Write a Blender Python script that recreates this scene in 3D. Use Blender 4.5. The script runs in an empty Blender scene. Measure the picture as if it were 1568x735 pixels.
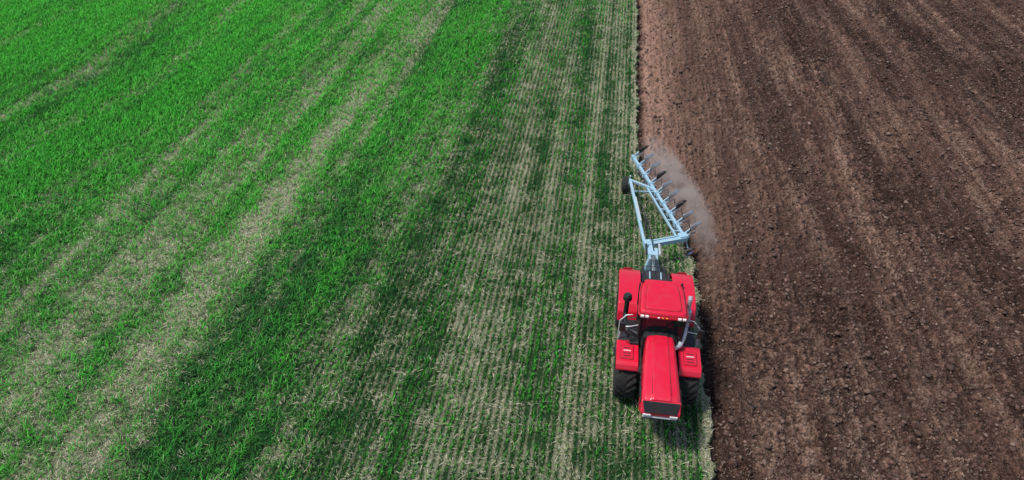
import bpy, bmesh, math, random
import numpy as np
from mathutils import Vector, Matrix
random.seed(7); rng=np.random.default_rng(11)
sc=bpy.context.scene
sc.view_settings.view_transform='Standard'; sc.view_settings.look='None'; sc.view_settings.exposure=0

# ------------------------------------------------------------ helpers
def hsh(ix,iy,s):
    v=np.sin(ix*127.1+iy*311.7+s*74.7)*43758.5453
    return v-np.floor(v)
def vn(x,y,s=0.0):
    x=np.asarray(x,float); y=np.asarray(y,float)
    xi=np.floor(x); yi=np.floor(y); xf=x-xi; yf=y-yi
    u=xf*xf*(3-2*xf); v=yf*yf*(3-2*yf)
    a=hsh(xi,yi,s); b=hsh(xi+1,yi,s); c=hsh(xi,yi+1,s); d=hsh(xi+1,yi+1,s)
    return (a*(1-u)+b*u)*(1-v)+(c*(1-u)+d*u)*v
def fbm(x,y,s=0,o=4):
    r=0;a=.5;t=0
    for i in range(o):
        r=r+a*vn(x,y,s+i*3.1); t+=a; x=x*2.03+5.2; y=y*2.03+1.7; a*=.5
    return r/t

def fast_mesh(name,co,tri,n=3,smooth=False):
    me=bpy.data.meshes.new(name)
    me.vertices.add(len(co)); me.vertices.foreach_set("co",np.ascontiguousarray(co,dtype=np.float32).ravel())
    me.loops.add(tri.size); me.loops.foreach_set("vertex_index",np.ascontiguousarray(tri,dtype=np.int32).ravel())
    me.polygons.add(len(tri)); me.polygons.foreach_set("loop_start",np.arange(0,tri.size,n,dtype=np.int32))
    me.update(calc_edges=True)
    if smooth: me.shade_smooth()
    ob=bpy.data.objects.new(name,me); sc.collection.objects.link(ob)
    return ob
def vattr(me,name,arr):
    if arr.ndim==1:
        a=me.attributes.new(name,'FLOAT','POINT'); a.data.foreach_set("value",arr.astype(np.float32))
    else:
        if arr.shape[1]==3: arr=np.concatenate([arr,np.ones((len(arr),1))],1)
        a=me.attributes.new(name,'FLOAT_COLOR','POINT'); a.data.foreach_set("color",np.ascontiguousarray(arr,dtype=np.float32).ravel())

class NT:
    def __init__(s,name):
        s.m=bpy.data.materials.new(name); s.m.use_nodes=True; s.t=s.m.node_tree; s.N=s.t.nodes; s.L=s.t.links
        s.b=s.N['Principled BSDF']; s.out=s.N['Material Output']
    def n(s,t,**k):
        x=s.N.new(t)
        for a,b in k.items():
            if a.startswith('i_'): x.inputs[a[2:].replace('_',' ')].default_value=b
            else: setattr(x,a,b)
        return x
    def l(s,a,b): s.L.new(a,b)
    def noise(s,scale,detail=3,rough=.5,vec=None,sc=None):
        x=s.n('ShaderNodeTexNoise'); x.inputs['Scale'].default_value=scale; x.inputs['Detail'].default_value=detail; x.inputs['Roughness'].default_value=rough
        if vec is None:
            tc=s.n('ShaderNodeTexCoord'); vec=tc.outputs['Object']
        if sc:
            mp=s.n('ShaderNodeMapping'); mp.inputs['Scale'].default_value=sc; s.l(vec,mp.inputs['Vector']); vec=mp.outputs[0]
        s.l(vec,x.inputs['Vector']); return x.outputs['Fac']
    def ramp(s,f,stops):
        r=s.n('ShaderNodeValToRGB'); e=r.color_ramp.elements
        while len(e)<len(stops): e.new(.5)
        for q,(p,c) in zip(e,stops):
            q.position=p; q.color=(*c,1) if len(c)==3 else c
        s.l(f,r.inputs[0]); return r.outputs[0]
    def mix(s,f,a,b,mode='MIX'):
        x=s.n('ShaderNodeMix',data_type='RGBA',blend_type=mode)
        for v,i in ((f,0),(a,6),(b,7)):
            if hasattr(v,'links'): s.l(v,x.inputs[i])
            elif i==0: x.inputs[0].default_value=v
            else: x.inputs[i].default_value=(*v,1)
        return x.outputs[2]
    def math(s,op,a,b=0.0,clamp=False):
        x=s.n('ShaderNodeMath',operation=op,use_clamp=clamp)
        for v,i in ((a,0),(b,1)):
            if hasattr(v,'links'): s.l(v,x.inputs[i])
            else: x.inputs[i].default_value=v
        return x.outputs[0]
    def attr(s,nm,o='Fac'):
        a=s.n('ShaderNodeAttribute',attribute_name=nm); return a.outputs[o]
    def bump(s,h,st,dist=.02):
        b=s.n('ShaderNodeBump'); b.inputs['Strength'].default_value=st; b.inputs['Distance'].default_value=dist
        s.l(h,b.inputs['Height']); s.l(b.outputs[0],s.b.inputs['Normal'])

def paint(name,col,rough=.35,metal=0,dirt=.25,dirtcol=(.22,.15,.1),coat=0,scale=3):
    m=NT(name)
    f=m.noise(scale,6,.65); d=m.ramp(f,[(.48,(0,0,0)),(.75,(1,1,1))])
    f2=m.math('MULTIPLY',d,dirt)
    c=m.mix(f2,col,dirtcol); v=m.noise(1.3,2)
    c=m.mix(m.math('MULTIPLY',v,.25),c,tuple(x*.6 for x in col))
    m.l(c,m.b.inputs['Base Color'])
    m.l(m.math('ADD',m.math('MULTIPLY',f,.3),rough-.1),m.b.inputs['Roughness'])
    m.b.inputs['Metallic'].default_value=metal; m.b.inputs['Coat Weight'].default_value=coat
    return m.m
RED=paint('red_paint',(.68,.006,.036),.34,0,.16,(.35,.12,.1),.3)
REDD=paint('dark_red_paint',(.26,.006,.012),.5,0,.3)
BLK=paint('black_plastic',(.014,.015,.017),.5,0,.3,(.09,.07,.055))
FRM=paint('dark_frame',(.03,.032,.036),.55,.2,.5,(.12,.085,.06))
RUB=paint('tyre_rubber',(.016,.016,.017),.8,0,.5,(.09,.065,.045),0,6)
SIL=paint('silver_steel',(.70,.71,.73),.35,.4,.2)
WHT=paint('light_grey_paint',(.62,.62,.62),.4,0,.2)
BLU=paint('blue_steel_paint',(.34,.54,.66),.45,.1,.6,(.58,.60,.60),0,5)
STL=paint('polished_steel',(.66,.66,.68),.28,.8,.45,(.10,.07,.05),0,8)
RUST=paint('worn_dark_steel',(.05,.045,.045),.5,.5,.6,(.16,.09,.06),0,8)
gm=NT('cab_glass'); gm.b.inputs['Base Color'].default_value=(.012,.018,.02,1); gm.b.inputs['Roughness'].default_value=.06
gf=gm.noise(2.0,3); gm.l(gm.math('MULTIPLY',gf,.18),gm.b.inputs['Roughness']); GLS=gm.m
lm=NT('lamp_lens'); lm.b.inputs['Base Color'].default_value=(.8,.8,.76,1); lm.b.inputs['Roughness'].default_value=.15; 
lf=lm.noise(40,1); lm.l(lm.mix(lf,(.9,.9,.85),(.6,.6,.58)),lm.b.inputs['Base Color']); LMP=lm.m
om=paint('amber_lens',(.8,.25,.02),.2,0,.05)

def empty(name,loc=(0,0,0),rz=0):
    e=bpy.data.objects.new(name,None); e.location=loc; e.rotation_euler=(0,0,rz); sc.collection.objects.link(e); return e
def mob(name,verts,faces,mat,par=None,bevel=0,seg=3,smooth=True,M=None):
    me=bpy.data.meshes.new(name); me.from_pydata([tuple(v) for v in verts],[],faces)
    bm=bmesh.new(); bm.from_mesh(me); bmesh.ops.recalc_face_normals(bm,faces=bm.faces); bm.to_mesh(me); bm.free()
    me.materials.append(mat); ob=bpy.data.objects.new(name,me); sc.collection.objects.link(ob)
    if par: ob.parent=par
    if bevel:
        b=ob.modifiers.new('b','BEVEL'); b.width=bevel; b.segments=seg; b.limit_method='ANGLE'; b.angle_limit=math.radians(25)
    if smooth:
        me.shade_smooth()
        if bevel:
            w=ob.modifiers.new('w','WEIGHTED_NORMAL'); w.keep_sharp=True
        else: me.set_sharp_from_angle(angle=math.radians(40))
    if M is not None: ob.matrix_local=M
    return ob
def box(name,c,s,mat,par,bevel=.02,rot=None,seg=3,taper=None):
    x,y,z=s[0]/2,s[1]/2,s[2]/2
    v=[Vector((a*x,b*y,d*z)) for d in(-1,1) for b in(-1,1) for a in(-1,1)]
    if taper:
        for q in v:
            if q.z>0: q.x*=taper[0]; q.y*=taper[1]
    f=[(0,1,3,2),(4,6,7,5),(0,4,5,1),(2,3,7,6),(0,2,6,4),(1,5,7,3)]
    ob=mob(name,v,f,mat,par,bevel,seg); ob.location=c
    if rot: ob.rotation_euler=rot
    return ob
def prismx(name,poly,x0,x1,mat,par,bevel=.02,seg=3):
    n=len(poly); v=[(x0,p[0],p[1]) for p in poly]+[(x1,p[0],p[1]) for p in poly]
    f=[tuple(range(n)),tuple(range(2*n-1,n-1,-1))]+[(i,(i+1)%n,n+(i+1)%n,n+i) for i in range(n)]
    return mob(name,v,f,mat,par,bevel,seg)
def cyl(name,p0,p1,r,mat,par,n=16,r2=None,bevel=0):
    p0=Vector(p0);p1=Vector(p1);d=(p1-p0); L=d.length; q=d.to_track_quat('Z','Y')
    r2=r if r2 is None else r2
    v=[(r*math.cos(2*math.pi*i/n),r*math.sin(2*math.pi*i/n),0) for i in range(n)]+[(r2*math.cos(2*math.pi*i/n),r2*math.sin(2*math.pi*i/n),L) for i in range(n)]
    f=[tuple(range(n-1,-1,-1)),tuple(range(n,2*n))]+[(i,(i+1)%n,n+(i+1)%n,n+i) for i in range(n)]
    return mob(name,v,f,mat,par,bevel,2,M=Matrix.Translation(p0)@q.to_matrix().to_4x4())
def beam(name,p0,p1,w,h,mat,par,bevel=.012):
    p0=Vector(p0);p1=Vector(p1);d=(p1-p0);L=d.length
    y=d.normalized(); x=y.cross(Vector((0,0,1))).normalized(); z=x.cross(y)
    M=Matrix((x,y,z)).transposed().to_4x4(); M.translation=(p0+p1)/2
    ob=box(name,(0,0,0),(w,L,h),mat,par,bevel); ob.matrix_local=M; return ob
def tube(name,pts,r,mat,par):
    cu=bpy.data.curves.new(name,'CURVE'); cu.dimensions='3D'; sp=cu.splines.new('POLY'); sp.points.add(len(pts)-1)
    for p,q in zip(sp.points,pts): p.co=(*q,1)
    cu.bevel_depth=r; cu.bevel_resolution=2; cu.materials.append(mat)
    ob=bpy.data.objects.new(name,cu); sc.collection.objects.link(ob); ob.parent=par; return ob
def revolve(name,prof,c,mat,par,n=48):
    v=[];f=[];k=len(prof)
    for i in range(n):
        a=2*math.pi*i/n
        for (x,r) in prof: v.append((c[0]+x,c[1]+r*math.cos(a),c[2]+r*math.sin(a)))
    for i in range(n):
        j=(i+1)%n
        for q in range(k):
            w=(q+1)%k; f.append((i*k+q,i*k+w,j*k+w,j*k+q))
    return mob(name,v,f,mat,par)

def wheel(name,c,R,W,par,side):
    hw=W/2
    revolve(name+'_tyre',[(-hw*.8,R*.52),(-hw,R*.62),(-hw,R*.84),(-hw*.86,R*.925),(0,R*.95),(hw*.86,R*.925),(hw,R*.84),(hw,R*.62),(hw*.8,R*.52)],c,RUB,par)
    s=side
    revolve(name+'_rim',[(-hw*.78,R*.05),(-hw*.78,R*.54),(hw*.78,R*.54),(hw*.78,R*.48),(s*hw*.2,R*.42),(s*hw*.2,R*.05)] if s>0 else
            [(hw*.78,R*.05),(hw*.78,R*.54),(-hw*.78,R*.54),(-hw*.78,R*.48),(s*hw*.2,R*.42),(s*hw*.2,R*.05)],c,REDD,par,32)
    cyl(name+'_hub',(c[0]+s*hw*.1,c[1],c[2]),(c[0]+s*hw*.75,c[1],c[2]),R*.17,FRM,par,18)
    v=[];f=[]; n=20
    for i in range(n):
        for sd in (-1,1):
            a0=2*math.pi*(i+(.5 if sd>0 else 0))/n
            da=.32
            rows=[]
            for (t,aa) in ((0.03,da),(.5,da*.45),(1.0,0)):
                x=sd*hw*t*.99
                for wv in(-.055,.055):
                    for rr in (R*.9 if t<1 else R*.82, R*(1.0 if t<1 else .955)):
                        a=a0+aa+wv
                        rows.append((c[0]+x,c[1]+rr*math.cos(a),c[2]+rr*math.sin(a)))
            b=len(v); v+=rows
            for k in (0,4):
                q=b+k
                f+=[(q+1,q+3,q+7,q+5),(q,q+1,q+5,q+4),(q+2,q+6,q+7,q+3)]
            f+=[(b,b+2,b+3,b+1),(b+8,b+9,b+11,b+10)]
    mob(name+'_lugs',v,f,RUB,par,smooth=False)

# ------------------------------------------------------------ tractor (front towards -Y)
T=empty('tractor',(2.65,17.8,-0.02))
for sx in(-1,1):
    wheel('front_wheel_'+('l' if sx<0 else 'r'),(sx*1.07,0,.95),.95,.76,T,sx)
    wheel('rear_wheel_'+('l' if sx<0 else 'r'),(sx*1.07,3.6,.95),.95,.76,T,sx)
cyl('front_axle',(-.8,0,.95),(.8,0,.95),.2,FRM,T); cyl('rear_axle',(-.8,3.6,.95),(.8,3.6,.95),.2,FRM,T)
box('front_frame',(0,-.3,1.15),(.9,3.4,.6),FRM,T,.04)
box('rear_frame',(0,3.6,1.2),(.95,2.7,.7),FRM,T,.04)
cyl('articulation_joint',(0,1.75,.8),(0,1.75,1.6),.28,FRM,T)
box('front_bumper',(0,-1.95,1.2),(.9,.3,.5),FRM,T,.05)
def loftY(name,secs,mat,par,bevel=0,seg=3):
    k=len(secs[0][1]); v=[];f=[]
    for y,pr in secs: v+= [(p[0],y+(p[2] if len(p)>2 else 0),p[1]) for p in pr]
    for i in range(len(secs)-1):
        for q in range(k):
            w=(q+1)%k; f.append((i*k+q,i*k+w,(i+1)*k+w,(i+1)*k+q))
    f.append(tuple(range(k))); f.append(tuple(range(len(v)-1,len(v)-1-k,-1)))
    return mob(name,v,f,mat,par,bevel,seg)
def hsec(w,zt,zb):
    return [(-w,zb),(-w*1.0,zt-.3),(-w*.93,zt-.10),(-w*.78,zt-.015),(-w*.5,zt+.0),(-w*.42,zt+.035),(w*.42,zt+.035),(w*.5,zt+.0),(w*.78,zt-.015),(w*.93,zt-.10),(w,zt-.3),(w,zb)]
loftY('hood',[(.18,hsec(.50,2.70,1.55)),(-.2,hsec(.54,2.68,1.5)),(-1.2,hsec(.60,2.60,1.5)),(-2.2,hsec(.655,2.50,1.55)),(-2.42,hsec(.66,2.44,1.7)),(-2.50,hsec(.645,2.40,1.85))],RED,T,.012,2)
loftY('cowl',[(.56,hsec(.66,2.66,1.6)),(.19,hsec(.60,2.64,1.6))],BLK,T,.012,2)
def quadpanel(name,pts,th,mat,bevel=.015):
    p=[Vector(q) for q in pts]; n=(p[1]-p[0]).cross(p[3]-p[0]).normalized()
    v=p+[q+n*th for q in p]; k=len(p)
    f=[tuple(range(k)),tuple(range(2*k-1,k-1,-1))]+[(i,(i+1)%k,k+(i+1)%k,k+i) for i in range(k)]
    return mob(name,v,f,mat,T,bevel)
prismx('nose_cowl',[(-2.44,2.40),(-2.54,2.38),(-2.76,2.06),(-2.74,1.92),(-2.44,1.86)],-.64,.64,RED,T,.05,4)
g0=Vector((0,-2.540,2.405)); g1=Vector((0,-2.760,2.085))
quadpanel('grille',[(-.60,g0.y,g0.z),(-.52,g1.y,g1.z),(.52,g1.y,g1.z),(.60,g0.y,g0.z)],.03,BLK,.02)
dirn=(g1-g0)
for i in range(7):
    p=g0+dirn*(.12+.76*i/6); nn=Vector((0,-dirn.z,dirn.y)).normalized(); nn=-nn if nn.z<0 else nn
    q=p+nn*.036; w=.56-.06*(i/6)
    beam('grille_bar_%d'%i,(-w+.03,q.y,q.z),(w-.03,q.y,q.z),.012,.016,FRM,T,0)
for sx in(-1,1):
    box('headlamp_%d'%sx,(sx*.43,-2.77,1.985),(.26,.05,.07),LMP,T,.012)
    beam('bonnet_seam_%d'%sx,(sx*.235,.15,2.722),(sx*.31,-2.3,2.51),.018,.02,REDD,T,0)
    beam('bonnet_edge_%d'%sx,(sx*.645,-1.85,2.27),(sx*.655,-2.44,2.18),.03,.16,BLK,T,.005)
    for j in range(5):
        box('side_vent_%d_%d'%(sx,j),(sx*(.575+.012*j+.035),-.9-.25*j,2.05),(.03,.16,.34),BLK,T,.01)
box('bumper_lip',(0,-2.70,1.86),(1.12,.12,.06),WHT,T,.02)
def fender(name,y0,y1,zt,x0,x1,par,drop0,drop1,th=.05,inset=.25):
    top=[(y0-.02,zt-drop0),(y0+inset*.3,zt-drop0*.35),(y0+inset,zt),(y1-inset,zt),(y1-inset*.3,zt-drop1*.35),(y1+.02,zt-drop1)]
    bot=[(a,b-th) for a,b in top][::-1]
    return prismx(name,top+bot,x0,x1,RED,par,.022,3)
for sx in(-1,1):
    a,b=sorted((sx*.70,sx*1.47))
    fender('front_fender_%d'%sx,-.70,.60,2.02,a,b,T,.22,.16,.06,.16)
    a2,b2=sorted((sx*1.425,sx*1.475))
    prismx('front_fender_skirt_%d'%sx,[(-.60,1.97),(.52,1.97),(.50,1.80),(-.58,1.76)],a2,b2,RED,T,.015)
    box('fender_hatch_%d'%sx,(sx*1.10,-.10,2.032),(.46,.66,.03),REDD,T,.012)
    box('fender_hatch_lid_%d'%sx,(sx*1.10,-.10,2.040),(.41,.61,.03),RED,T,.012)
    for j in range(4):
        box('hatch_slot_%d_%d'%(sx,j),(sx*1.10,-.30+.13*j,2.058),(.26,.04,.012),WHT if j==2 else BLK,T,.004)
    box('inner_apron_%d'%sx,(sx*.64,-.1,1.85),(.14,1.5,.12),BLK,T,.02)
    a,b=sorted((sx*.62,sx*1.46))
    top=[(2.12,1.45),(2.25,1.82),(2.50,2.06),(2.9,2.16),(3.6,2.19),(4.25,2.13),(4.65,1.98),(4.92,1.72),(5.02,1.42)]
    bot=[(2.18,1.43),(2.31,1.78),(2.54,2.00),(2.92,2.10),(3.6,2.13),(4.23,2.07),(4.60,1.93),(4.86,1.69),(4.96,1.41)][::-1]
    prismx('rear_fender_%d'%sx,top+bot,a,b,RED,T,.03,3)
    a,b=sorted((sx*1.40,sx*1.47))
    prismx('rear_fender_lip_%d'%sx,[(2.2,1.5),(2.32,1.84),(2.55,2.06),(2.95,2.15),(3.6,2.175),(4.2,2.12),(4.6,1.97),(4.88,1.66),(4.95,1.42),(4.7,1.6),(4.4,1.86),(3.6,2.0),(2.8,1.92),(2.45,1.7)],a,b,RED,T,.012)
    box('tail_lamp_%d'%sx,(sx*1.1,4.93,1.78),(.35,.06,.12),REDD,T,.01)
    box('fuel_tank_%d'%sx,(sx*.98,1.78,1.15),(.74,.95,.75),BLK,T,.08)
    for j in range(4):
        box('step_%d_%d'%(sx,j),(sx*(1.36-.05*j),1.25,.65+.32*j),(.3,.42,.04),FRM,T,.008)
    tube('handrail_%d'%sx,[(sx*1.42,1.0,1.1),(sx*1.42,1.0,2.5),(sx*1.2,1.05,2.75),(sx*.98,1.1,2.75)],.022,SIL,T)
    tube('handrail_b_%d'%sx,[(sx*1.40,.72,1.9),(sx*1.38,.72,2.45),(sx*1.0,.75,2.5),(sx*.75,.85,2.5)],.022,SIL,T)
    box('platform_%d'%sx,(sx*.98,.98,1.86),(.7,.7,.05),FRM,T,.01)
    tube('mirror_arm_%d'%sx,[(sx*.86,.42,3.28),(sx*1.32,.35,3.2),(sx*1.34,.33,2.7)],.016,BLK,T)
    box('mirror_%d'%sx,(sx*1.35,.31,2.85),(.22,.07,.42),BLK,T,.03)
box('battery_box',(-.86,.55,1.98),(.34,.5,.3),BLK,T,.03)
cyl('air_filter_housing',(-.72,.75,2.15),(-1.15,.9,2.15),.15,BLK,T,20)
tube('intake_duct',[(-.5,.45,2.3),(-.78,.55,2.35),(-1.05,.8,2.3),(-1.2,1.3,2.2),(-1.2,1.7,2.3)],.07,BLK,T)
cyl('air_intake_pipe',(-1.2,1.7,1.8),(-1.2,1.7,2.95),.09,BLK,T,20)
cyl('air_intake_cap',(-1.2,1.7,2.95),(-1.2,1.7,3.15),.17,BLK,T,24,.15,.02)
cyl('air_intake_lid',(-1.2,1.7,3.15),(-1.2,1.7,3.19),.11,FRM,T,20)
cyl('exhaust_muffler',(.98,1.4,2.0),(.98,1.4,2.95),.13,SIL,T,24,None,.02)
cyl('exhaust_stack',(.98,1.4,2.95),(.98,1.4,3.45),.075,SIL,T,20)
cyl('exhaust_tip',(.98,1.4,3.45),(.98,1.47,3.56),.078,SIL,T,20)
tube('exhaust_elbow',[(.50,.2,2.15),(.72,.3,2.25),(.86,.7,2.2),(.95,1.1,2.1),(.98,1.4,2.05)],.11,SIL,T)
cyl('coolant_tank',(.75,.42,2.1),(.75,.95,2.1),.11,WHT,T,20)
box('cab_lower',(0,1.35,2.0),(1.5,1.75,.8),BLK,T,.05)
def cabring(name,z0,z1,w0,w1,yf0,yf1,yb0,yb1,mat):
    v=[(-w0,yf0,z0),(w0,yf0,z0),(w0,yb0,z0),(-w0,yb0,z0),(-w1,yf1,z1),(w1,yf1,z1),(w1,yb1,z1),(-w1,yb1,z1)]
    f=[(0,1,2,3),(4,5,6,7),(0,1,5,4),(1,2,6,5),(2,3,7,6),(3,0,4,7)]
    return mob(name,v,f,mat,T,.03)
cabring('cab_glass',2.4,3.42,.74,.76,.42,.40,2.15,2.08,GLS)
for sx in(-1,1):
    cyl('pillar_f_%d'%sx,(sx*.75,.41,2.35),(sx*.775,.39,3.42),.045,BLK,T,10)
    cyl('pillar_m_%d'%sx,(sx*.76,1.3,2.35),(sx*.78,1.3,3.42),.035,BLK,T,10)
    cyl('pillar_b_%d'%sx,(sx*.75,2.16,2.35),(sx*.775,2.09,3.42),.045,BLK,T,10)
beam('windscreen_wiper',(.05,.375,2.78),(.4,.365,3.25),.02,.02,BLK,T,0)
pl=[(-.87,.44),(-.80,.32),(-.4,.28),(.4,.28),(.80,.32),(.87,.44),(.82,1.6),(.74,2.14),(.60,2.26),(-.60,2.26),(-.74,2.14),(-.82,1.6)]
def roof(name,pl,z0,z1,sh,mat,bv):
    cy=1.25; n=len(pl)
    v=[(x,y,z0) for x,y in pl]+[(x*sh,cy+(y-cy)*sh,z1) for x,y in pl]
    f=[tuple(range(n-1,-1,-1)),tuple(range(n,2*n))]+[(i,(i+1)%n,n+(i+1)%n,n+i) for i in range(n)]
    return mob(name,v,f,mat,T,bv,4)
roof('roof_base',pl,3.40,3.50,1.0,RED,.03)
roof('roof_seam',[(x*.97,1.25+(y-1.25)*.98) for x,y in pl],3.495,3.515,1.0,REDD,.004)
roof('roof',[(x*.95,1.25+(y-1.25)*.96) for x,y in pl],3.501,3.62,.93,RED,.05)
roof('roof_panel_seam',[(x*.74,1.2+(y-1.25)*.74) for x,y in pl],3.610,3.628,.99,REDD,.004)
roof('roof_panel',[(x*.72,1.2+(y-1.25)*.72) for x,y in pl],3.615,3.665,.95,RED,.02)
for x in(-.72,-.56,.56,.72): box('roof_lamp',(x,.29,3.47),(.12,.08,.08),LMP,T,.015)
for x in(-.16,-.02,.12): box('roof_marker',(x,.26,3.48),(.07,.05,.04),om if x>-.1 else LMP,T,.01)
for sx in(-1,1): cyl('beacon_%d'%sx,(sx*.70,2.0,3.55),(sx*.70,2.0,3.66),.04,BLK,T,14)
cyl('roof_vent',(0,1.9,3.6),(0,1.9,3.68),.12,RED,T,20,.1,.01)
box('rear_wall',(0,2.34,2.3),(1.3,.28,.9),BLK,T,.04)
box('rear_deck',(0,3.3,1.93),(1.22,1.8,.12),BLK,T,.03)
box('rear_deck_plate',(0,4.45,1.80),(1.16,.6,.1),FRM,T,.02)
for i in range(5): box('deck_rib_%d'%i,(-.45+.225*i,4.5,1.87),(.05,.5,.04),BLU if i%2 else BLK,T,.005)
tube('deck_rail',[(-.55,4.75,1.8),(-.55,4.75,2.15),(.55,4.75,2.15),(.55,4.75,1.8)],.02,FRM,T)
box('hitch_block',(0,5.1,1.1),(.7,.35,.9),FRM,T,.04)
for sx in(-1,1):
    beam('lower_link_%d'%sx,(sx*.42,4.9,.75),(sx*.45,6.1,.6),.09,.12,FRM,T)
    beam('lift_arm_%d'%sx,(sx*.40,4.85,1.5),(sx*.44,5.6,1.45),.08,.1,FRM,T)
    cyl('lift_rod_%d'%sx,(sx*.44,5.55,1.45),(sx*.44,5.65,.7),.03,SIL,T,10)
cyl('top_link',(0,4.9,1.4),(0,6.2,1.5),.05,SIL,T,12)
for i in range(4):
    x=-.2+.13*i
    tube('hydraulic_hose_%d'%i,[(x,4.8,1.75),(x+.02,5.1,1.95),(x*.7,5.5,1.8),(x*.5+.02,5.9,1.6),(x*.4-.05,6.5,1.5)],.018,BLK,T)

# ------------------------------------------------------------ plough
P=empty('reversible_plough')
HX=2.65
box('headstock',(HX,24.05,1.05),(.75,.32,.9),BLU,P,.03,taper=(.5,1))
box('headstock_plate',(HX-.02,24.4,1.45),(.45,.5,.16),BLU,P,.02)
cyl('turnover_shaft',(HX,24.2,1.15),(HX-.05,25.4,1.15),.14,BLU,P,20)
cyl('turnover_ram',(HX+.28,24.2,1.5),(HX+.30,25.3,1.25),.05,SIL,P,14)
cyl('turnover_ram_b',(HX-.28,24.2,1.5),(HX-.28,25.3,1.25),.05,FRM,P,14)
A=Vector((4.15,26.25,1.05)); B=Vector((1.75,33.35,1.05)); d=(B-A).normalized(); nrm=Vector((d.y,-d.x,0))
C=Vector((2.30,25.3,1.1))
beam('cross_beam',C,(4.2,26.15,1.1),.20,.20,BLU,P)
beam('cross_beam_b',(2.35,25.62,1.06),(3.95,26.35,1.06),.08,.12,BLU,P)
box('cross_bracket',(4.05,26.2,1.12),(.42,.34,.3),BLU,P,.03,(0,0,.4))
box('pivot_bracket',(2.45,25.35,1.15),(.34,.40,.34),BLU,P,.04,(0,0,.3))
beam('main_beam',A,B,.13,.17,BLU,P)
beam('aux_beam',A-nrm*.36+d*.2,A-nrm*.30+d*4.3,.075,.12,BLU,P)
for i in range(5):
    q=A+d*(.5+.9*i); beam('beam_tie_%d'%i,q,q-nrm*.33+d*.1,.06,.08,BLU,P)
W0=Vector((1.62,30.85,1.1))
beam('long_arm',C+Vector((.02,.1,0)),W0,.12,.16,BLU,P)
beam('arm_tie',W0+Vector((0,-.05,0)),A+d*4.15,.11,.13,BLU,P)
beam('arm_tie_b',W0+Vector((.05,-1.1,0)),A+d*3.9,.06,.08,BLU,P)
cyl('width_ram',(2.15,27.0,1.25),(1.9,29.0,1.25),.045,SIL,P,14)
tube('plough_hose',[(HX,24.4,1.6),(2.6,25.4,1.4),(2.5,26.6,1.35),(2.2,28.2,1.3),(1.9,30.2,1.28)],.022,BLK,P)
wc=(1.42,31.45,.42)
revolve('support_wheel_tyre',[(-.14,.22),(-.16,.3),(-.13,.41),(0,.43),(.13,.41),(.16,.3),(.14,.22)],wc,RUB,P,32)
revolve('support_wheel_rim',[(-.12,.03),(-.12,.24),(.12,.24),(.12,.03)],wc,WHT,P,24)
beam('wheel_arm',(1.62,30.8,1.0),(1.62,31.4,.45),.1,.14,BLU,P)
cyl('wheel_axle',(1.66,31.45,.42),(1.3,31.45,.42),.04,FRM,P,12)
cyl('wheel_ram',(1.62,30.9,1.3),(1.60,31.4,.75),.04,SIL,P,12)
def body(i,q,up):
    s=1 if up else -1; k_=.56 if up else .66
    nm=('upper' if up else 'lower')+'_body_%d_'%i
    o=q+Vector((nrm.x,nrm.y,0))*.30
    hgt=.66 if up else 1.12
    pts=[q+Vector((0,0,s*.1)),o+Vector((0,.12,s*.24)),o+Vector((.0,.02,s*(hgt-.38)))]
    for k in range(2): beam(nm+'leg%d'%k,pts[k],pts[k+1],.05,.12,RUST if k else BLU,P,.006)
    v=[];f=[];nu,nv=9,6
    for a in range(nu):
        u=a/(nu-1)
        for b in range(nv):
            w=b/(nv-1)
            wt=1-.72*max(0,u-.2)/.8
            x=(-.12+.62*u+.18*u*w)*k_*1.15
            y=(-.32+.75*u-.10*w*(1-u)+.10*math.sin(w*2)*u)*k_*1.1
            z=(-.02+.46*w*wt+.06*u)*k_*1.0
            x+= .12*math.sin(w*math.pi*.6)*(1-u*.3)*k_
            v.append(Vector((o.x+x,o.y+y+.05,q.z+s*(hgt-z)-s*.05)) )
    for a in range(nu-1):
        for b in range(nv-1):
            p=a*nv+b; f.append((p,p+1,p+nv+1,p+nv))
    ob=mob(nm+'mouldboard',v,f,STL if (i+up)%3 else RUST,P); so=ob.modifiers.new('s','SOLIDIFY'); so.thickness=.014
    tip=Vector((o.x-.12,o.y-.32,q.z+s*hgt))
    mob(nm+'share',[tip,tip+Vector((.42,.42,-s*.02)),tip+Vector((.40,.50,-s*.08)),tip+Vector((0,.14,-s*.10)),
                    tip+Vector((0,0,-s*.02)),tip+Vector((.42,.42,-s*.04)),tip+Vector((.38,.52,-s*.10)),tip+Vector((-.02,.14,-s*.12))],
        [(0,1,2,3),(4,7,6,5),(0,4,5,1),(1,5,6,2),(2,6,7,3),(3,7,4,0)],STL,P,smooth=False)
    beam(nm+'landside',o+Vector((-.10,-.1,s*(hgt-.12))),o+Vector((-.10,.40,s*(hgt-.12))),.02,.10,RUST,P,.004)
    beam(nm+'skimmer_arm',q+Vector((.1,-.1,s*.1)),o+Vector((-.05,-.45,s*.42)),.035,.05,BLU,P,.004)
    beam(nm+'skimmer',o+Vector((-.1,-.55,s*.46)),o+Vector((.16,-.38,s*.48)),.02,.12,STL,P,.004)
NB=9
for i in range(NB):
    q=A+d*(.15+i*(7.2/(NB-1)))
    body(i,q,True); body(i,q,False)
    box('body_bracket_%d'%i,(q.x,q.y,1.05),(.22,.17,.26),BLU,P,.02,(0,0,.33))

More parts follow.
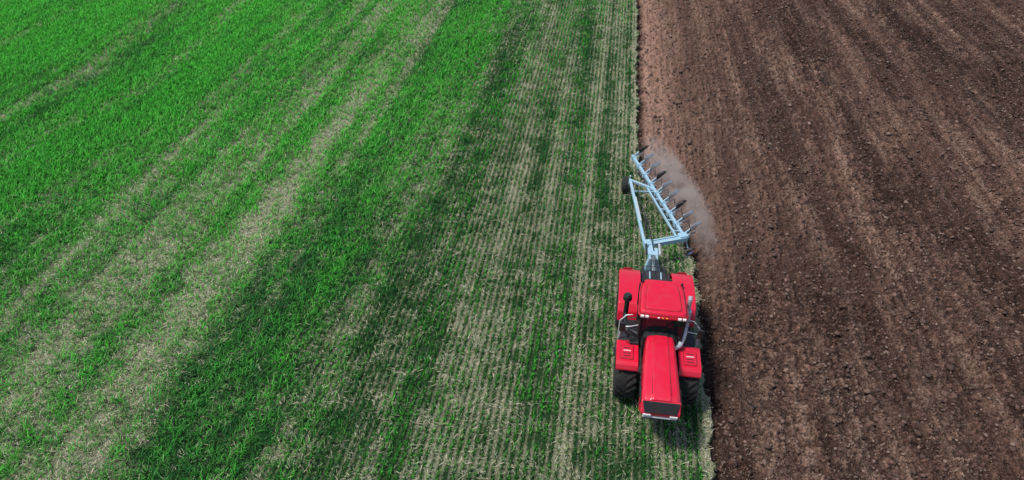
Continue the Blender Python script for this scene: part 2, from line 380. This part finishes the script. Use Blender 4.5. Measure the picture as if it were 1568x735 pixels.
# ------------------------------------------------------------ field layout functions
def edge(Y,X=None):
    e=np.interp(Y,[0,25.6,33.9,34.5],[4.62,4.62,2.1,2.02])
    e=e+(vn(Y*1.3,Y*0,3)-.5)*.20+(vn(Y*4.5,Y*0,5)-.5)*.16+(vn(Y*.12,Y*0,9)-.5)*.25
    return e
def straw(X,Y):
    wob=np.clip((-X)/12,0.1,1.6)
    xx=X+(vn(Y*.07,X*.06,21)-.5)*2.0*wob+(vn(Y*.22,X*.1,22)-.5)*.8*wob
    xs=[-90,-47,-45.5,-44,-39,-37.5,-36,-33.5,-32,-30.5,-28,-26.5,-25,-22.5,-20,-16.5,-14.6,-13,-10.6,-9.2,-7.5,-6,-5,-4,-3,-2,-.75,-.28,.2,.9,1.6,2.4,3.2,4.1,9]
    vs=[.1,.06,.50,.04,.06,.60,.08,.08,.52,.10,.10,.55,.24,.50,.52,.62,.52,.18,.16,.30,.30,.42,.38,.46,.34,.30,.30,.62,.33,.34,.30,.35,.36,.38,.5]
    b=np.interp(xx,xs,vs)
    lf=np.clip((-X-8)/8,0,1)
    b=b+(vn(X*3.1,Y*.09,31)-.5)*.40+(vn(X*1.2,Y*.05,32)-.5)*(.26+.40*lf)+(fbm(X*.45,Y*.22,33,3)-.5)*(.30+.15*lf)+(fbm(X*2.2,Y*1.6,35,3)-.5)*.70
    b=b+np.exp(-((xx+17)/3.2)**2)*np.clip((Y-38)/25,0,1)*.2
    e=edge(Y); dd=e-X
    b=np.where((dd>-.2)&(dd<.36),b+.5,b)
    return np.clip(b,0,1)
# ------------------------------------------------------------ ground sheet
def axis(segs):
    out=[]
    for a,b,s in segs: out.append(np.arange(a,b,s))
    return np.concatenate(out+[np.array([segs[-1][1]])])
gx=axis([(-3000,-400,400),(-400,-70,30),(-70,1.2,.4),(1.2,16,.05),(16,42,.1),(42,70,2),(70,400,30),(400,3000,400)])
gy=axis([(-2000,-200,300),(-200,0,25),(0,9,.8),(9,36,.05),(36,74,.1),(74,110,2),(110,400,30),(400,4000,400)])
GX,GY=np.meshgrid(gx,gy); nx,ny=len(gx),len(gy)
X=GX.ravel();Y=GY.ravel()
E=edge(Y)+ (vn(X*6,Y*6,2)-.5)*.16
dE=X-E
soil=np.clip(dE/.10+.5,0,1)
wx=X+(vn(Y*.35,X*.5,41)-.5)*.5+(vn(Y*1.6,X*1.2,40)-.5)*.2
h =(.010+.035*vn(X*.5,Y*.05,39))*np.cos(2*np.pi*wx/.42)
h+=(vn(X*1.1,Y*.05,42)-.5)*.15
h+=(vn(X*3.3,Y*.25,48)-.5)*.06
h+=(fbm(X*2.2,Y*1.9,43,2)-.5)*.22
n1=vn(X*4.6,Y*4.4,44); n2=vn(X*8.5,Y*8,45); n3=vn(X*15,Y*15,46)
h+=.20*np.abs(n1-.5)*2-.08 + np.abs(n2-.5)*.22-.05+(n3-.5)*.08
tr=np.exp(-((dE-.24)/.22)**2)
zs=-.14+h*(1-.45*tr)-.20*tr
zs+=np.exp(-((dE-.75)/.25)**2)*.06
zl=.02*(vn(X*3,Y*2,47)-.5)
near=((X>1)&(X<70)&(Y>5)&(Y<110))
zs=np.where(near,zs,-.14+ (h*0))
Z=zl*(1-soil)+zs*soil
Z=np.where(dE<-.02, np.maximum(Z,zl-.0),Z)
idx=np.arange(nx*ny).reshape(ny,nx)
quads=np.stack([idx[:-1,:-1],idx[:-1,1:],idx[1:,1:],idx[1:,:-1]],-1).reshape(-1,4)
G=fast_mesh('ground_field',np.stack([X,Y,Z],1),quads,4,True)
me=G.data
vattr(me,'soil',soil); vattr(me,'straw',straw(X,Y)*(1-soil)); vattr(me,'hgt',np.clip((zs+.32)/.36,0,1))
fresh=np.exp(-np.clip(dE-.5,0,None)/2.4)*np.clip((Y-24)/8,0,1)*np.clip((dE-.25)/.4,0,1)
vattr(me,'fresh',np.clip(fresh,0,1))
m=NT('field_ground')
so=m.attr('soil'); st=m.attr('straw'); hg=m.attr('hgt'); fr=m.attr('fresh')
tc=m.n('ShaderNodeTexCoord').outputs['Object']
s1=m.noise(1.0,5,.6,tc,(1.3,.09,1)); s2=m.noise(9,6,.75,tc); s3=m.noise(1,4,.6,tc,(.40,.05,1)); s4=m.noise(26,3,.7,tc)
c=m.ramp(s1,[(.30,(.078,.043,.031)),(.5,(.135,.079,.057)),(.70,(.25,.165,.122))])
c=m.mix(m.ramp(s3,[(.40,(1,1,1)),(.55,(0,0,0))]),c,m.mix(1.0,c,(.46,.42,.42),'MULTIPLY'))
c=m.mix(m.ramp(s2,[(.42,(.0,)*3),(.58,(1,)*3)]),m.mix(1.0,c,(.36,.33,.34),'MULTIPLY'),m.mix(1.0,c,(1.4,1.4,1.4),'MULTIPLY'))
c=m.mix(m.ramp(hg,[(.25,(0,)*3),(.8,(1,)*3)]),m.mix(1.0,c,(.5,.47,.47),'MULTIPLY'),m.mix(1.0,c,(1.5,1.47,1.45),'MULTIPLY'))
c=m.mix(m.math('MULTIPLY',fr,m.math('MULTIPLY',m.noise(2.2,5,.7,tc,(1,.35,1)),1.6),True),c,(.46,.27,.20))
c=m.mix(m.math('MULTIPLY',m.ramp(s4,[(.60,(0,)*3),(.70,(1,)*3)]),.6),c,(.44,.33,.26))
vo=m.n('ShaderNodeTexVoronoi'); vo.inputs['Scale'].default_value=13; m.l(tc,vo.inputs['Vector'])
sp=m.math('MULTIPLY',m.ramp(vo.outputs['Distance'],[(.10,(1,)*3),(.2,(0,)*3)]),m.ramp(s1,[(.52,(0,)*3),(.60,(1,)*3)]))
c=m.mix(m.math('MULTIPLY',sp,.65),c,(.50,.42,.31))
l1=m.noise(14,4,.7,tc,(1,.5,1)); l2=m.noise(40,3,.7,tc)
lg=m.mix(m.ramp(l1,[(.35,(0,)*3),(.65,(1,)*3)]),(.014,.035,.014),(.03,.09,.022))
ls=m.mix(m.ramp(l2,[(.35,(0,)*3),(.6,(1,)*3)]),(.12,.125,.06),(.50,.48,.31))
sx_=m.n('ShaderNodeSeparateXYZ'); m.l(tc,sx_.inputs[0])
rw=m.math('COSINE',m.math('MULTIPLY',sx_.outputs[0],2*math.pi/.26))
mr=m.n('ShaderNodeMapRange'); m.l(sx_.outputs[0],mr.inputs[0]); mr.inputs[1].default_value=-15; mr.inputs[2].default_value=-8; mr.inputs[3].default_value=0; mr.inputs[4].default_value=.22
rowb=m.math('MULTIPLY',rw,m.math('MULTIPLY',mr.outputs[0],-1))
stf=m.ramp(m.math('ADD',m.math('ADD',st,rowb),m.math('MULTIPLY',m.math('SUBTRACT',l1,.5),1.1)),[(.26,(0,)*3),(.76,(.88,)*3)])
lc=m.mix(stf,lg,ls)
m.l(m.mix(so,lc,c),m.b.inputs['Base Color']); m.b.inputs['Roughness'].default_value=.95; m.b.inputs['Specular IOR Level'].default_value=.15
v2=m.n('ShaderNodeTexVoronoi'); v2.inputs['Scale'].default_value=12; m.l(tc,v2.inputs['Vector'])
bh=m.math('ADD',m.math('MULTIPLY',v2.outputs['Distance'],-.8),m.noise(20,5,.75,tc))
m.bump(bh,1.0,.09)
me.materials.append(m.m)

# ------------------------------------------------------------ planting range
pitch=math.radians(36.94); yaw=math.radians(8.32); F=1060
def project(x,y,z):
    cx=x*math.cos(yaw)+y*math.sin(yaw); cy=-x*math.sin(yaw)+y*math.cos(yaw); cz=z-20
    zf=cy*math.cos(pitch)-cz*math.sin(pitch); u=cy*math.sin(pitch)+cz*math.cos(pitch)
    return 784+F*cx/zf, 367-F*u/zf, zf
# ------------------------------------------------------------ crop
rows=np.arange(-62.14,4.75,.26)
ys=np.arange(8.5,78,.115)
RX,RY=np.meshgrid(rows,ys); RX=RX.ravel(); RY=RY.ravel()
RX=RX+(vn(RY*.8,RX*3.1,52)-.5)*.07+rng.normal(0,1,len(RX))*np.interp(RX,[-20,-10,-5],[.10,.05,.020]); RY=RY+rng.uniform(-.06,.06,len(RY))
px,py,zf=project(RX,RY,0)
k=(px>-160)&(px<1700)&(py>-70)&(py<860)&(RX<edge(RY)-.03)
k&=~((RX>-11)&(vn(RX*3.9,RY*2.2,53)>.82))
RX,RY=RX[k],RY[k]
S=straw(RX,RY)
nb=8
N=len(RX)
isst=rng.random(N)<S*.85
cxn=np.repeat(RX,nb); cyn=np.repeat(RY,nb); Sb=np.repeat(S,nb); ist=np.repeat(isst,nb)
M=len(cxn)
ist=np.where(rng.random(M)<.40,rng.random(M)<Sb*.9,ist)
keep=~(ist&(rng.random(M)<.25))
cxn,cyn,Sb,ist=cxn[keep],cyn[keep],Sb[keep],ist[keep]; M=len(cxn)
far=np.clip((cyn-12)/50,0,1)
lfm=np.clip((-cxn-6)/8,0,1)
bx=cxn+rng.normal(0,1,M)*(.028+.038*lfm); by=cyn+rng.normal(0,.05,M)
tall=np.interp(cxn,[-20,-11,-8,0,4],[.36,.34,.24,.19,.17])
hh=np.where(ist,rng.uniform(.07,.22,M),tall*rng.uniform(.45,1.35,M))
foot=(np.abs(bx-2.65)<1.5)&(by>16.8)&(by<25.5); hh=np.where(foot,hh*.35,hh)
ww=np.where(ist,.008+.008*far,.014+.012*far)*rng.uniform(.7,1.3,M)
az=rng.uniform(0,2*np.pi,M); lean=np.where(ist,rng.uniform(.1,1.4,M),rng.uniform(.1,.70,M)+.30*lfm)
wa=az+np.pi/2+rng.normal(0,.5,M)
dx,dy=np.cos(az),np.sin(az); tx,ty=np.cos(wa)*ww,np.sin(wa)*ww
ls_=np.sin(lean);lc_=np.cos(lean)
b0=np.stack([bx,by,np.full(M,-.02)],1)
mid=np.stack([bx+dx*hh*.45*ls_*.6,by+dy*hh*.45*ls_*.6,hh*.55*np.maximum(lc_,.15)],1)
tip=np.stack([bx+dx*hh*ls_,by+dy*hh*ls_,hh*np.maximum(lc_*.95,.12)],1)
tv=np.stack([tx,ty,np.zeros(M)],1)
co=np.stack([b0,mid-tv,mid+tv,tip],1).reshape(-1,3)
base=np.arange(M)*4
tri=np.stack([base,base+2,base+1,base+1,base+2,base+3],1).reshape(-1,3)
bright=np.array([.080,.58,.050]); deep=np.array([.018,.150,.038]); yel=np.array([.30,.50,.12]); stw=np.array([.80,.78,.56]); pale=np.array([.60,.74,.46])
reg=np.interp(bx,[-30,-16,-12,-8,0,4],[.95,.74,.70,.42,.32,.24])
nz=fbm(bx*.35,by*.15,61,3); nz2=vn(bx*2.5,by*2.2,62); nz3=vn(bx*1.5,by*.06,63); nz4=vn(bx*.5,by*.03,64)
gmix=np.clip(reg+(nz-.5)*.9+(nz2-.5)*.8+(nz3-.5)*.8+(nz4-.5)*.7+rng.normal(0,.15,M),0,1)[:,None]
gcol=deep*(1-gmix)+bright*gmix
ym=(rng.random(M)**2.0*.8*np.clip(.4+Sb,0,1))[:,None]; gcol=gcol*(1-ym)+yel*ym
pm=rng.random(M)[:,None]*np.interp(bx,[-14,-6],[1.0,.5])[:,None]; scol=stw*(1-pm)+pale*pm
scol=scol*rng.uniform(.5,1.1,M)[:,None]
col=np.where(ist[:,None],scol,gcol)*rng.uniform(.55,1.40,M)[:,None]
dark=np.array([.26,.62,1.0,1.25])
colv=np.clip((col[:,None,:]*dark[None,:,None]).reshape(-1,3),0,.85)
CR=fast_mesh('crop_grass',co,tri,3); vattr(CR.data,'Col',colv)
gmn=NT('crop_blades')
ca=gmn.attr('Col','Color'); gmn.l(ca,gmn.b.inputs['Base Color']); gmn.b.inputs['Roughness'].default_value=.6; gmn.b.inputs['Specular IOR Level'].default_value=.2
tl=gmn.n('ShaderNodeBsdfTranslucent'); gmn.l(gmn.mix(gmn.noise(.8,2),ca,gmn.mix(1.0,ca,(1.1,1.1,.7),'MULTIPLY')),tl.inputs['Color'])
ms=gmn.n('ShaderNodeMixShader'); ms.inputs[0].default_value=.22; gmn.l(gmn.b.outputs[0],ms.inputs[1]); gmn.l(tl.outputs[0],ms.inputs[2]); gmn.l(ms.outputs[0],gmn.out.inputs['Surface'])
CR.data.materials.append(gmn.m)
# ------------------------------------------------------------ straw litter
NL=200000
lx=rng.uniform(-34,30,NL); ly=9+61*rng.random(NL)**1.15
px,py,zf=project(lx,ly,0); onsoil=lx>edge(ly)
den=np.where(onsoil,np.clip((vn(lx*1.3,ly*.07,71)-.62)*3,0.02,1)*.40+np.exp(-np.abs(lx-edge(ly)-.3)/.4)*.1,straw(lx,ly)**1.2)
k=(px>-120)&(px<1690)&(py>-50)&(py<820)&(rng.random(NL)<den)
lx,ly,onsoil=lx[k],ly[k],onsoil[k]; n=len(lx)
a=rng.uniform(0,np.pi,n); L=np.where(onsoil,rng.uniform(.02,.05,n),rng.uniform(.03,.13,n)); w=rng.uniform(.003,.008,n)*(1+(ly-12)/40)
gzi=np.clip(np.searchsorted(gy,ly),0,ny-1)*nx+np.clip(np.searchsorted(gx,lx),0,nx-1)
z=np.where(onsoil,Z[gzi]+.01,rng.uniform(.02,.15,n))+rng.uniform(0,.03,n)
c_,s_=np.cos(a),np.sin(a); dz=rng.uniform(-.03,.03,n)
p=lambda sl,sw:np.stack([lx+c_*L*sl-s_*w*sw,ly+s_*L*sl+c_*w*sw,z+dz*sl],1)
co=np.stack([p(-1,-1),p(1,-1),p(1,1),p(-1,1)],1).reshape(-1,3)
LT=fast_mesh('straw_litter',co,np.arange(n*4).reshape(-1,4),4)
vattr(LT.data,'s',np.repeat(onsoil.astype(float),4))
lmn=NT('dry_straw'); f=lmn.noise(9,3,.6)
lcol=lmn.ramp(f,[(.3,(.26,.23,.13)),(.7,(.70,.65,.46))]); lmn.l(lmn.mix(lmn.attr('s'),lcol,lmn.mix(1.0,lcol,(.68,.62,.65),'MULTIPLY')),lmn.b.inputs['Base Color']); lmn.b.inputs['Roughness'].default_value=.7
LT.data.materials.append(lmn.m)
# ------------------------------------------------------------ clods
ico=bmesh.new(); bmesh.ops.create_icosphere(ico,subdivisions=1,radius=1); iv=np.array([v.co[:] for v in ico.verts]); it=np.array([[v.index for v in f_.verts] for f_ in ico.faces]); ico.free()
NC=130000
cx_=rng.uniform(2,42,NC); cy_=9+rng.random(NC)**1.3*64
px,py,zf=project(cx_,cy_,0)
k=(cx_>edge(cy_)+.12)&(px<1700)&(py<830)&(py>-60)&(rng.random(NC)<.25+.9*vn(cx_*1.5,cy_*.2,81))
cx_,cy_=cx_[k],cy_[k]; n=len(cx_)
ix=np.clip(np.searchsorted(gx,cx_),0,nx-1); iy=np.clip(np.searchsorted(gy,cy_),0,ny-1)
cz_=Z.reshape(ny,nx)[iy,ix]
r=np.clip(rng.lognormal(-3.4,.5,n),.012,.11)
jit=1+rng.uniform(-.45,.45,(n,len(iv)))
sq=rng.uniform(.55,1.5,(n,3)); sq[:,2]*=.7
ang=rng.uniform(0,6.28,n); ca_,sa_=np.cos(ang)[:,None],np.sin(ang)[:,None]
V=iv[None]*jit[...,None]*sq[:,None,:]*r[:,None,None]
Vx=V[...,0]*ca_-V[...,1]*sa_; Vy=V[...,0]*sa_+V[...,1]*ca_
co=np.stack([Vx+cx_[:,None],Vy+cy_[:,None],V[...,2]+(cz_+r*.05)[:,None]],-1).reshape(-1,3)
tri=(it[None]+(np.arange(n)*len(iv))[:,None,None]).reshape(-1,3)
CL=fast_mesh('soil_clods',co,tri,3)
val=np.repeat(rng.random(n)**1.4,len(iv)); vattr(CL.data,'v',val)
cm=NT('clod_soil'); f=cm.attr('v'); cm.l(cm.mix(cm.noise(20,3),cm.ramp(f,[(0,(.055,.030,.022)),(.6,(.17,.10,.073)),(1,(.40,.28,.215))]),(.10,.056,.040)),cm.b.inputs['Base Color']); cm.b.inputs['Roughness'].default_value=.95
cm.bump(cm.noise(45,4,.7),.8,.02)
CL.data.materials.append(cm.m)

# ------------------------------------------------------------ dust behind the plough bodies
bm=bmesh.new(); bmesh.ops.create_icosphere(bm,subdivisions=3,radius=1); dme=bpy.data.meshes.new('dust_cloud'); bm.to_mesh(dme); bm.free()
D=bpy.data.objects.new('dust_cloud',dme); sc.collection.objects.link(D); D.location=(4.10,31.4,.40); D.scale=(1.15,6.0,1.1); D.rotation_euler=(0,0,.26)
dm=bpy.data.materials.new('dust'); dm.use_nodes=True; t=dm.node_tree; t.nodes.clear()
o_=t.nodes.new('ShaderNodeOutputMaterial'); pv=t.nodes.new('ShaderNodeVolumePrincipled'); t.links.new(pv.outputs[0],o_.inputs['Volume'])
pv.inputs['Color'].default_value=(.99,.82,.73,1)
tcd=t.nodes.new('ShaderNodeTexCoord'); ln=t.nodes.new('ShaderNodeVectorMath'); ln.operation='LENGTH'; t.links.new(tcd.outputs['Object'],ln.inputs[0])
fo=t.nodes.new('ShaderNodeMapRange'); t.links.new(ln.outputs['Value'],fo.inputs[0]); fo.inputs[1].default_value=.05; fo.inputs[2].default_value=1; fo.inputs[3].default_value=1; fo.inputs[4].default_value=0
nz_=t.nodes.new('ShaderNodeTexNoise'); nz_.inputs['Scale'].default_value=1.3; nz_.inputs['Detail'].default_value=5
mpd=t.nodes.new('ShaderNodeMapping'); mpd.inputs['Scale'].default_value=(1.4,4.5,1.4); t.links.new(tcd.outputs['Object'],mpd.inputs[0]); t.links.new(mpd.outputs[0],nz_.inputs['Vector'])
mr2=t.nodes.new('ShaderNodeMapRange'); t.links.new(nz_.outputs['Fac'],mr2.inputs[0]); mr2.inputs[1].default_value=.38; mr2.inputs[2].default_value=.70; mr2.inputs[3].default_value=0; mr2.inputs[4].default_value=2.4
mu=t.nodes.new('ShaderNodeMath'); mu.operation='MULTIPLY'; t.links.new(fo.outputs[0],mu.inputs[0]); t.links.new(mr2.outputs[0],mu.inputs[1]); t.links.new(mu.outputs[0],pv.inputs['Density'])
dme.materials.append(dm)

# ------------------------------------------------------------ light, sky, camera
sd=Vector((-.42,-.12,.85)).normalized()
w=bpy.data.worlds.new("World"); sc.world=w; w.use_nodes=True
nt=w.node_tree; sk=nt.nodes.new('ShaderNodeTexSky'); sk.sky_type='NISHITA'; sk.sun_disc=False
sk.sun_elevation=math.asin(sd.z); sk.sun_rotation=math.atan2(sd.x,sd.y)
nt.links.new(sk.outputs[0],nt.nodes['Background'].inputs[0]); nt.nodes['Background'].inputs[1].default_value=.13
sl=bpy.data.lights.new('sun','SUN'); sl.energy=3.9; sl.angle=math.radians(10); sl.color=(1,.96,.90)
so_=bpy.data.objects.new('sun',sl); so_.rotation_euler=sd.to_track_quat('Z','Y').to_euler(); so_.location=(0,0,40); sc.collection.objects.link(so_)
cam=bpy.data.cameras.new('camera'); co_=bpy.data.objects.new('camera',cam); sc.collection.objects.link(co_)
cam.sensor_width=36; cam.lens=36*F/1568; cam.clip_end=6000; cam.clip_start=.1
co_.location=(0,0,20); co_.rotation_euler=(math.radians(90)-pitch,0,yaw)
sc.camera=co_
